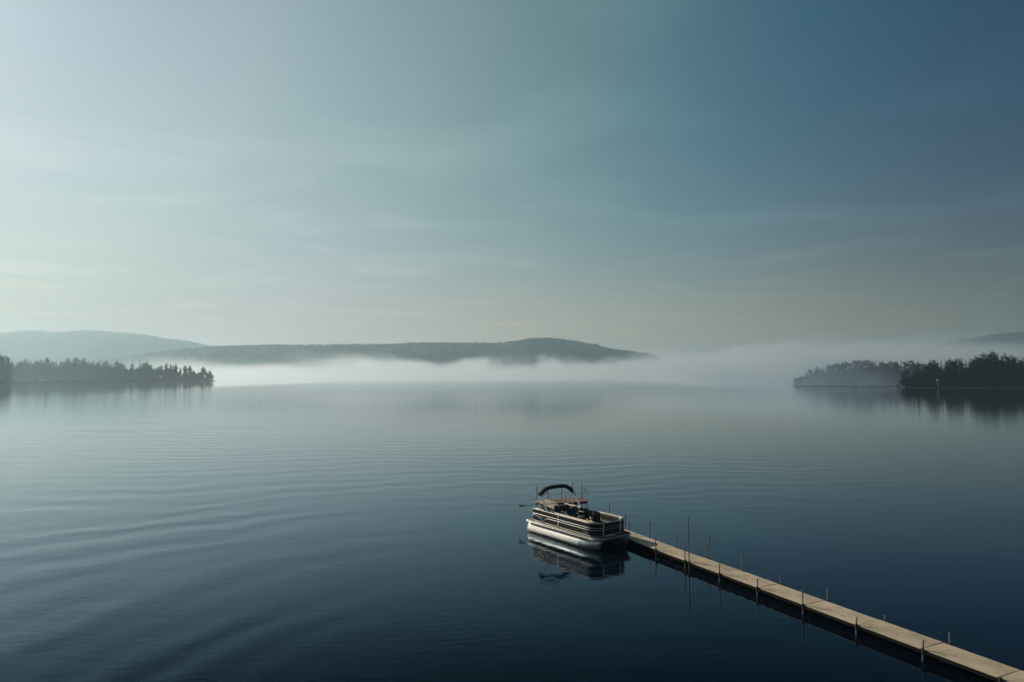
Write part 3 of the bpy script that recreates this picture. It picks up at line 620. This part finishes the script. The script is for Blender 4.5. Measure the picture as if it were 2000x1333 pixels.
# rails and posts
for s0, s1 in ((0, g0), (g0, g1), (g1, TOT - 2.6), (TOT - 1.75, TOT)):
    line(s0, s1, ZF1 - .01, .026, 'top_rail', M['trim'], boat, 0)
    line(s0, s1, ZF0, .018, 'bottom_rail', M['trim'], boat, 0)
for s in (.0, 2.42, g0, g1, TOT - 2.6, TOT - 1.75, TOT):
    q = on_path(s); r_ = .026 if s in (g0, g1) else .022
    m = MB(); m.box((q.x - r_, q.y - r_, ZB), (q.x + r_, q.y + r_, ZF1 + (.01))); m.build('fence_post', M['trim'], boat, .005)
q = on_path(2.42, .018); m = MB(); m.box((q.x - .03, q.y - .012, ZF0), (q.x + .03, q.y + .012, ZF1 - .02)); m.build('panel_joint', M['stripe'], boat)
zu = ZF0 + .62 * (ZF1 - ZF0); zl = ZF0 + .45 * (ZF1 - ZF0)
line(.02, g0 - .03, zu, .0135, 'stripe', M['stripe'], boat); line(g0 + .03, g1 - .03, zu, .010, 'stripe', M['trim'], boat); line(g1 + .03, TOT - 2.6, zu, .0135, 'stripe', M['stripe'], boat)
line(1.55, g0 - .03, zl, .0135, 'stripe', M['stripe'], boat); line(g0 + .03, g1 - .03, zl, .010, 'stripe', M['trim'], boat); line(g1 + .03, TOT - 2.6, zl, .0135, 'stripe', M['stripe'], boat)
cusp = .98
line(.02, cusp, lambda s: zl + .03 - (s / cusp) ** 2.6 * .30, .0125, 'swoosh', M['stripe'], boat, step=.05)
line(cusp, 1.56, lambda s: zl - .27 * (1 - (s - cusp) / (1.56 - cusp)) ** 2.2, .0125, 'swoosh', M['stripe'], boat, step=.05)
# name lettering remnants at the lower bow and a small plate aft
for s, w_, z in ((LA - .30, .05, .17), (LA - .22, .03, .22), (LA - .16, .06, .16), (LA - .06, .05, .17), (LA + .03, .04, .16), (LA - .10, .03, .24)):
    strip(s, s + w_, ZB + z - .02, ZB + z + .015, 'lettering', M['stripe'], boat, .004, .014, .05)
strip(.55, .95, zu - .16, zu - .11, 'maker_plate', M['cone'], boat, .004, .014)
# cushions: padded rails along the sides
def pad(s0, s1, off, z, w_, hgt, name, mt, parent=None, step=.1):
    n = max(2, int((s1 - s0) / step)); m = MB(); vs = []; k8 = 10
    for k in range(n + 1):
        s = s0 + (s1 - s0) * k / n; c = on_path(s, off); d = (on_path(s, off + .01) - c).normalized(); e_ = .55 if k in (0, n) else 1
        for j in range(k8):
            a = 2 * math.pi * j / k8; ca, sa = math.cos(a), math.sin(a)
            ca = math.copysign(abs(ca) ** .6, ca); sa = math.copysign(abs(sa) ** .6, sa)
            vs.append((c.x + d.x * ca * w_ / 2 * e_, c.y + d.y * ca * w_ / 2 * e_, z + sa * hgt / 2 * e_))
    fs = [(k*k8+j, (k+1)*k8+j, (k+1)*k8+(j+1) % k8, k*k8+(j+1) % k8) for k in range(n) for j in range(k8)] + [tuple(range(k8)), tuple(range(n*k8 + k8 - 1, n*k8 - 1, -1))]
    m.add(vs, fs, True); return m.build(name, mt, parent or boat)
def seat(s0, s1, mats=('vinyl', 'vinyl_dark', 'vinyl')):
    base = strip(s0, s1, ZB + .02, ZB + .36, 'bench_base', M[mats[1]], boat, .46, -.30)
    pad(s0, s1, -.32, ZB + .41, .50, .13, 'bench_cushion', M[mats[1]], base)
    pad(s0, s1, -.12, ZB + .60, .15, .34, 'backrest', M[mats[1]], base)
    pad(s0, s1, -.10, ZB + .76, .19, .09, 'head_bolster', M[mats[2]], base)
seat(2.15, LA + LC * .55)                       # lake-side bow bench
seat(.15, 1.05)                                  # lake-side stern lounge
seat(g1 + .05, TOT - LA + 1.55)                 # dock-side bow bench
seat(TOT - 1.70, TOT - .1)                      # dock-side stern lounge
# raised dark sun-pad back and pillow at the stern
m = MB(); m.box((FX0 + .1, -.15, ZB + .02), (FX0 + .62, FY - .55, ZB + .5)); m.build('sun_pad', M['vinyl_dark'], boat, .06)
m = MB(); m.box((FX0 + .62, .05, ZB + .45), (FX0 + .95, FY - .42, ZB + .88)); m.build('sun_pad_backrest', M['vinyl_dark'], boat, .1)
# helm console and wheel, dock side of the middle
con = empty('helm_console', (-.25, -.55, ZB), 0, boat)
m = MB(); m.prism([(-.05, -.38), (.5, -.38), (.5, .36), (-.05, .36)], .002, .62); m.build('console_body', M['console'], con, .05)
m = MB(); m.add([(-.10, -.40, .62), (.50, -.40, .62), (.50, .38, .62), (-.10, .38, .62), (.10, -.36, .86), (.45, -.36, .80), (.45, .34, .80), (.10, .34, .86)], [(0, 3, 2, 1), (4, 5, 6, 7), (0, 1, 5, 4), (1, 2, 6, 5), (2, 3, 7, 6), (3, 0, 4, 7)]); m.build('dashboard', M['console'], con, .02)
m = MB(); m.add([(.40, -.36, .80), (.40, .34, .80), (.26, .30, 1.05), (.26, -.32, 1.05), (.41, -.36, .80), (.41, .34, .80), (.27, .30, 1.05), (.27, -.32, 1.05)], [(0, 1, 2, 3), (7, 6, 5, 4), (0, 4, 5, 1), (1, 5, 6, 2), (2, 6, 7, 3), (3, 7, 4, 0)]); m.build('windscreen', M['glass'], con)
m = MB(); m.tube([(-.12 + .08 * math.sin(a * .4488), .0 + .17 * math.cos(a * .4488), .70 + .15 * math.sin(a * .4488)) for a in range(15)], .016, 6, False); m.tube([(.0, 0, .66), (-.12, 0, .70)], .02, 6); m.build('steering_wheel', M['chrome'], con)
# captain's chairs
def chair(x, y, rz, mt=('vinyl_dark', 'vinyl')):
    e = empty('swivel_chair', (x, y, ZB), rz, boat)
    m = MB(); m.tube([(0, 0, .002), (0, 0, .03), (0, 0, .05), (0, 0, .36)], [.17, .17, .05, .05], 12); m.build('pedestal', M['chrome'], e)
    m = MB(); m.box((-.26, -.26, .36), (.28, .26, .48)); m.build('chair_seat', M[mt[1]], e, .05)
    m = MB(); m.add([(-.30, -.25, .46), (-.16, -.25, .46), (-.16, .25, .46), (-.30, .25, .46), (-.42, -.22, .98), (-.31, -.22, .98), (-.31, .22, .98), (-.42, .22, .98)], [(0, 3, 2, 1), (4, 5, 6, 7), (0, 1, 5, 4), (1, 2, 6, 5), (2, 3, 7, 6), (3, 0, 4, 7)]); m.build('chair_back', M[mt[0]], e, .05)
    for s in (-1, 1):
        m = MB(); m.tube([(-.26, s * .29, .52), (-.24, s * .29, .66), (.16, s * .29, .66)], .028, 8); m.build('armrest', M[mt[1]], e)
chair(-.95, -.50, 0)
chair(-.35, .42, R(10))
chair(1.30, .22, R(150))
m = MB(); m.box((.45, -.95, ZB + .002), (.95, -.45, ZB + .34)); m.build('cooler', M['vinyl_dark'], boat, .04)
m = MB(); m.box((.43, -.97, ZB + .342), (.97, -.43, ZB + .40)); m.build('cooler_lid', M['vinyl'], boat, .02)
# bow table
e = empty('table', (1.35, -.42, ZB), 0, boat)
m = MB(); m.prism([(.36 * math.cos(k * .349), .25 * math.sin(k * .349)) for k in range(18)], .52, .56); m.build('table_top', M['vinyl'], e, .01)
m = MB(); m.tube([(0, 0, .002), (0, 0, .52)], .035, 8); m.build('pedestal', M['chrome'], e)
for x, y in ((-.12, .06), (.1, -.05)):
    m = MB(); m.tube([(x, y, .561), (x, y, .66)], [.035, .042], 10); m.build('cup', M['vinyl'], e)
# folded bimini in its boot
BX = FX0 + .74; ZT = ZF1 + .86
m = MB(); n = 22; arch = []
for k in range(n + 1):
    t = -1 + 2 * k / n; y = t * (FY + .01); arch.append((BX - .08, y, ZT + .42 * (1 - abs(t) ** 3.6)))
vs = []; k8 = 12
for i, p_ in enumerate(arch):
    d = (Vector(arch[min(i+1, n)]) - Vector(arch[max(i-1, 0)])).normalized(); nrm = Vector((0, -d.z, d.y)); wv = .85 if i in (0, n) else 1 + .07 * math.sin(i * 1.9)
    for j in range(k8):
        a = 2 * math.pi * j / k8; vs.append(Vector(p_) + nrm * math.cos(a) * .118 * wv + Vector((1, 0, 0)) * math.sin(a) * .18 * wv)
m.add(vs, [(i*k8+j, (i+1)*k8+j, (i+1)*k8+(j+1) % k8, i*k8+(j+1) % k8) for i in range(n) for j in range(k8)] + [tuple(range(k8)), tuple(range(n*k8+k8-1, n*k8-1, -1))], True)
bim = m.build('bimini_boot', M['canvas'], boat)
for s in (-1, 1):
    y = s * (FY + .01)
    for pts in ([(BX - .06, y, ZT), (BX - .02, y, ZF1)], [(BX - .04, y, ZT - .02), (BX + .66, y, ZF1)], [(BX + .05, y, ZT + .06), (BX + .76, y, ZF1 + .03)]):
        m = MB(); m.tube(pts, .026 if pts[1][0] > BX else .017, 8); m.build('bimini_strut', M['white'], bim)
# stern details
for y in (-.95, -.62):
    m = MB(); m.tube([(-hx + .1, y, ZB + .01), (-hx + .1, y, ZB + .22), (-hx + .14, y, ZB + .28), (-hx + .22, y, ZB + .28), (-hx + .26, y, ZB + .22), (-hx + .26, y, ZB + .01)], .018, 8); m.build('grab_handle', M['chrome'], boat)
# outboard motor
e = empty('outboard_motor', (-hx - .12, .15, 0), 0, boat)
m = MB(); m.box((-.28, -.17, ZB + .18), (.18, .17, ZB + .58)); m.build('cowling', M['black'], e, .09)
m = MB(); m.box((-.14, -.07, -.5), (.06, .07, ZB + .18)); m.build('leg', M['black'], e, .03)
m = MB(); m.box((.0, -.14, .35), (.17, .14, ZB + .1)); m.build('mount', M['cone'], e, .02)
# trolling motor swung up over the stern
tm = empty('trolling_motor', (FX0 - .05, FY - .45, ZB + .80), 0, boat)
tip = at_y(1015, 988.5, 44.6); tl = Matrix.Rotation(-HB, 4, 'Z') @ (tip - Vector((org.x, org.y, 0))) - Vector(tm.location)
D_ = tl.normalized(); TL = tl.length - 1.75
m = MB(); m.tube([D_ * -.2, D_ * (1.55 + TL)], .018, 8); m.build('shaft', M['black'], tm)
m = MB(); m.tube([D_ * (1.42 + TL), D_ * (1.47 + TL), D_ * (1.70 + TL), D_ * (1.78 + TL)], [.03, .055, .055, .02], 10); m.build('motor_pod', M['black'], tm)
m = MB(); v = D_.cross(Vector((0, 0, 1)))
m.box((-.02, -.02, -.19), (.02, .02, .19), Matrix.Translation(D_ * (1.74 + TL)) @ Matrix.Rotation(math.atan2(D_.y, D_.x), 4, 'Z')); m.build('propeller', M['black'], tm, .01)
m = MB(); m.box((-.12, -.08, -.10), (.08, .08, .06)); m.build('mount', M['black'], tm, .02)
# mooring cleats and a fender
for x, y in ((2.5, FY + .04), (-2.3, FY + .04), (2.5, -FY - .04), (-2.3, -FY - .04)):
    m = MB(); m.tube([(x - .08, y, ZB + .06), (x + .08, y, ZB + .06)], .012, 6); m.box((x - .025, y - .012, ZB), (x + .025, y + .012, ZB + .05)); m.build('cleat', M['chrome'], boat)

# ------------------------------------------------------------------ haze and mist
def volume_mat(name, dens, colr, g):
    m = bpy.data.materials.new(name); m.use_nodes = True; nt = m.node_tree
    for n in list(nt.nodes): nt.nodes.remove(n)
    o = nt.nodes.new('ShaderNodeOutputMaterial'); v = nt.nodes.new('ShaderNodeVolumePrincipled')
    v.inputs['Color'].default_value = (*colr, 1); v.inputs['Density'].default_value = dens; v.inputs['Anisotropy'].default_value = g
    nt.links.new(v.outputs[0], o.inputs['Volume']); return m, nt, v
HAZE = 1.85e-4
hm, _, _ = volume_mat('haze', HAZE, (.60, .85, .98), .46)
b = MB(); b.box((-9400, -9400, -2.5), (9400, 9400, 300)); tag(b.build('haze', hm), 'pale morning haze over the lake', 'haze', kind='stuff')

def mist(name, a, bb, dens, top, soft, scale, label, edge, fade=None, seed=0, rate=1.0, yramp=10.0, rise=None, ys=.12, tint=(.86, .94, 1.0)):
    """a bank of low mist: a closed box whose density fades out at a ragged top and towards its sides"""
    m, nt, v = volume_mat(name, 0, tint, .55); N, L = nt.nodes, nt.links
    g = N.new('ShaderNodeTexCoord'); s = N.new('ShaderNodeSeparateXYZ'); L.new(g.outputs['Object'], s.inputs[0])
    def mth(op, x, y=None, z=None, clamp=False):
        n = N.new('ShaderNodeMath'); n.operation = op; n.use_clamp = clamp
        for i, q in enumerate((x, y, z)):
            if q is None: continue
            if isinstance(q, (int, float)): n.inputs[i].default_value = q
            else: L.new(q, n.inputs[i])
        return n.outputs[0]
    def nz(sc_, det, off):
        mp_ = N.new('ShaderNodeMapping'); mp_.inputs['Scale'].default_value = sc_; mp_.inputs['Location'].default_value = (off, off * 1.7, seed); L.new(g.outputs['Object'], mp_.inputs[0])
        n = N.new('ShaderNodeTexNoise'); n.inputs['Scale'].default_value = 1; n.inputs['Detail'].default_value = det; L.new(mp_.outputs[0], n.inputs['Vector']); return n.outputs[0]
    big = nz((scale, scale * ys, scale * 1.0), 5, 0)
    t = mth('MULTIPLY_ADD', big, top * 2.6, top * -.3)                       # local height of the bank
    if rise: t = mth('ADD', t, mth('MULTIPLY', mth('DIVIDE', mth('SUBTRACT', s.outputs[0], rise[0]), rise[1], clamp=True), rise[2]))
    vz = mth('POWER', mth('DIVIDE', mth('SUBTRACT', t, s.outputs[2]), soft, clamp=True), 1.5)
    ex = mth('MULTIPLY', mth('DIVIDE', mth('SUBTRACT', s.outputs[0], a[0]), edge[0], clamp=True), mth('DIVIDE', mth('SUBTRACT', bb[0], s.outputs[0]), edge[1], clamp=True))
    ey = mth('DIVIDE', mth('SUBTRACT', s.outputs[1], a[1]), yramp, clamp=True)
    d = mth('MULTIPLY', mth('MULTIPLY', vz, mth('MULTIPLY', ex, ey)), dens)
    if fade: d = mth('MULTIPLY', d, mth('MULTIPLY_ADD', s.outputs[0], fade[0], fade[1], True))
    L.new(d, v.inputs['Density'])
    m.cycles.homogeneous_volume = False
    q = MB(); q.box((a[0], a[1], a[2]), (bb[0], bb[1], bb[2])); o = q.build(name, m)
    m.cycles.volume_step_rate = rate
    return tag(o, label, 'mist', kind='stuff')
mist('mist_bank', (-760, 1000, .3), (1500, 1800, 130), .0090, 40, 26, .012, 'low white fog bank lying on the lake below the ridge', (260, 600), rate=.3, yramp=350.0, rise=(120, 380, 32))
mist('mist_veil', (-340, 440, .4), (620, 985, 38), .0042, 16, 20, .012, 'thin low mist on the water in front of the fog bank', (160, 330), rate=.4, yramp=545.0, seed=3)
mist('mist_veil', (130, 484, .3), (390, 558, 48), .017, 24, 24, .028, 'thin mist drifting in front of the far right point', (60, 250), rate=.4, yramp=10.0, ys=.8, seed=7, tint=(.66, .84, 1.0))
mist('mist_veil', (1560, 1950, .5), (3000, 2900, 240), .0011, 135, 120, .0016, 'faint tall mist in front of the hill behind the right shore', (600, 300), rate=.6, yramp=400.0, ys=.5, tint=(.62, .82, 1.0))
mist('mist_veil', (-900, 560, .6), (-345, 900, 90), .00045, 70, 60, .006, 'thin bluish mist on the water before the left point', (60, 220), rate=.6, yramp=120.0, seed=11, tint=(.62, .84, 1.0))
sc.cycles.volume_max_steps = 256
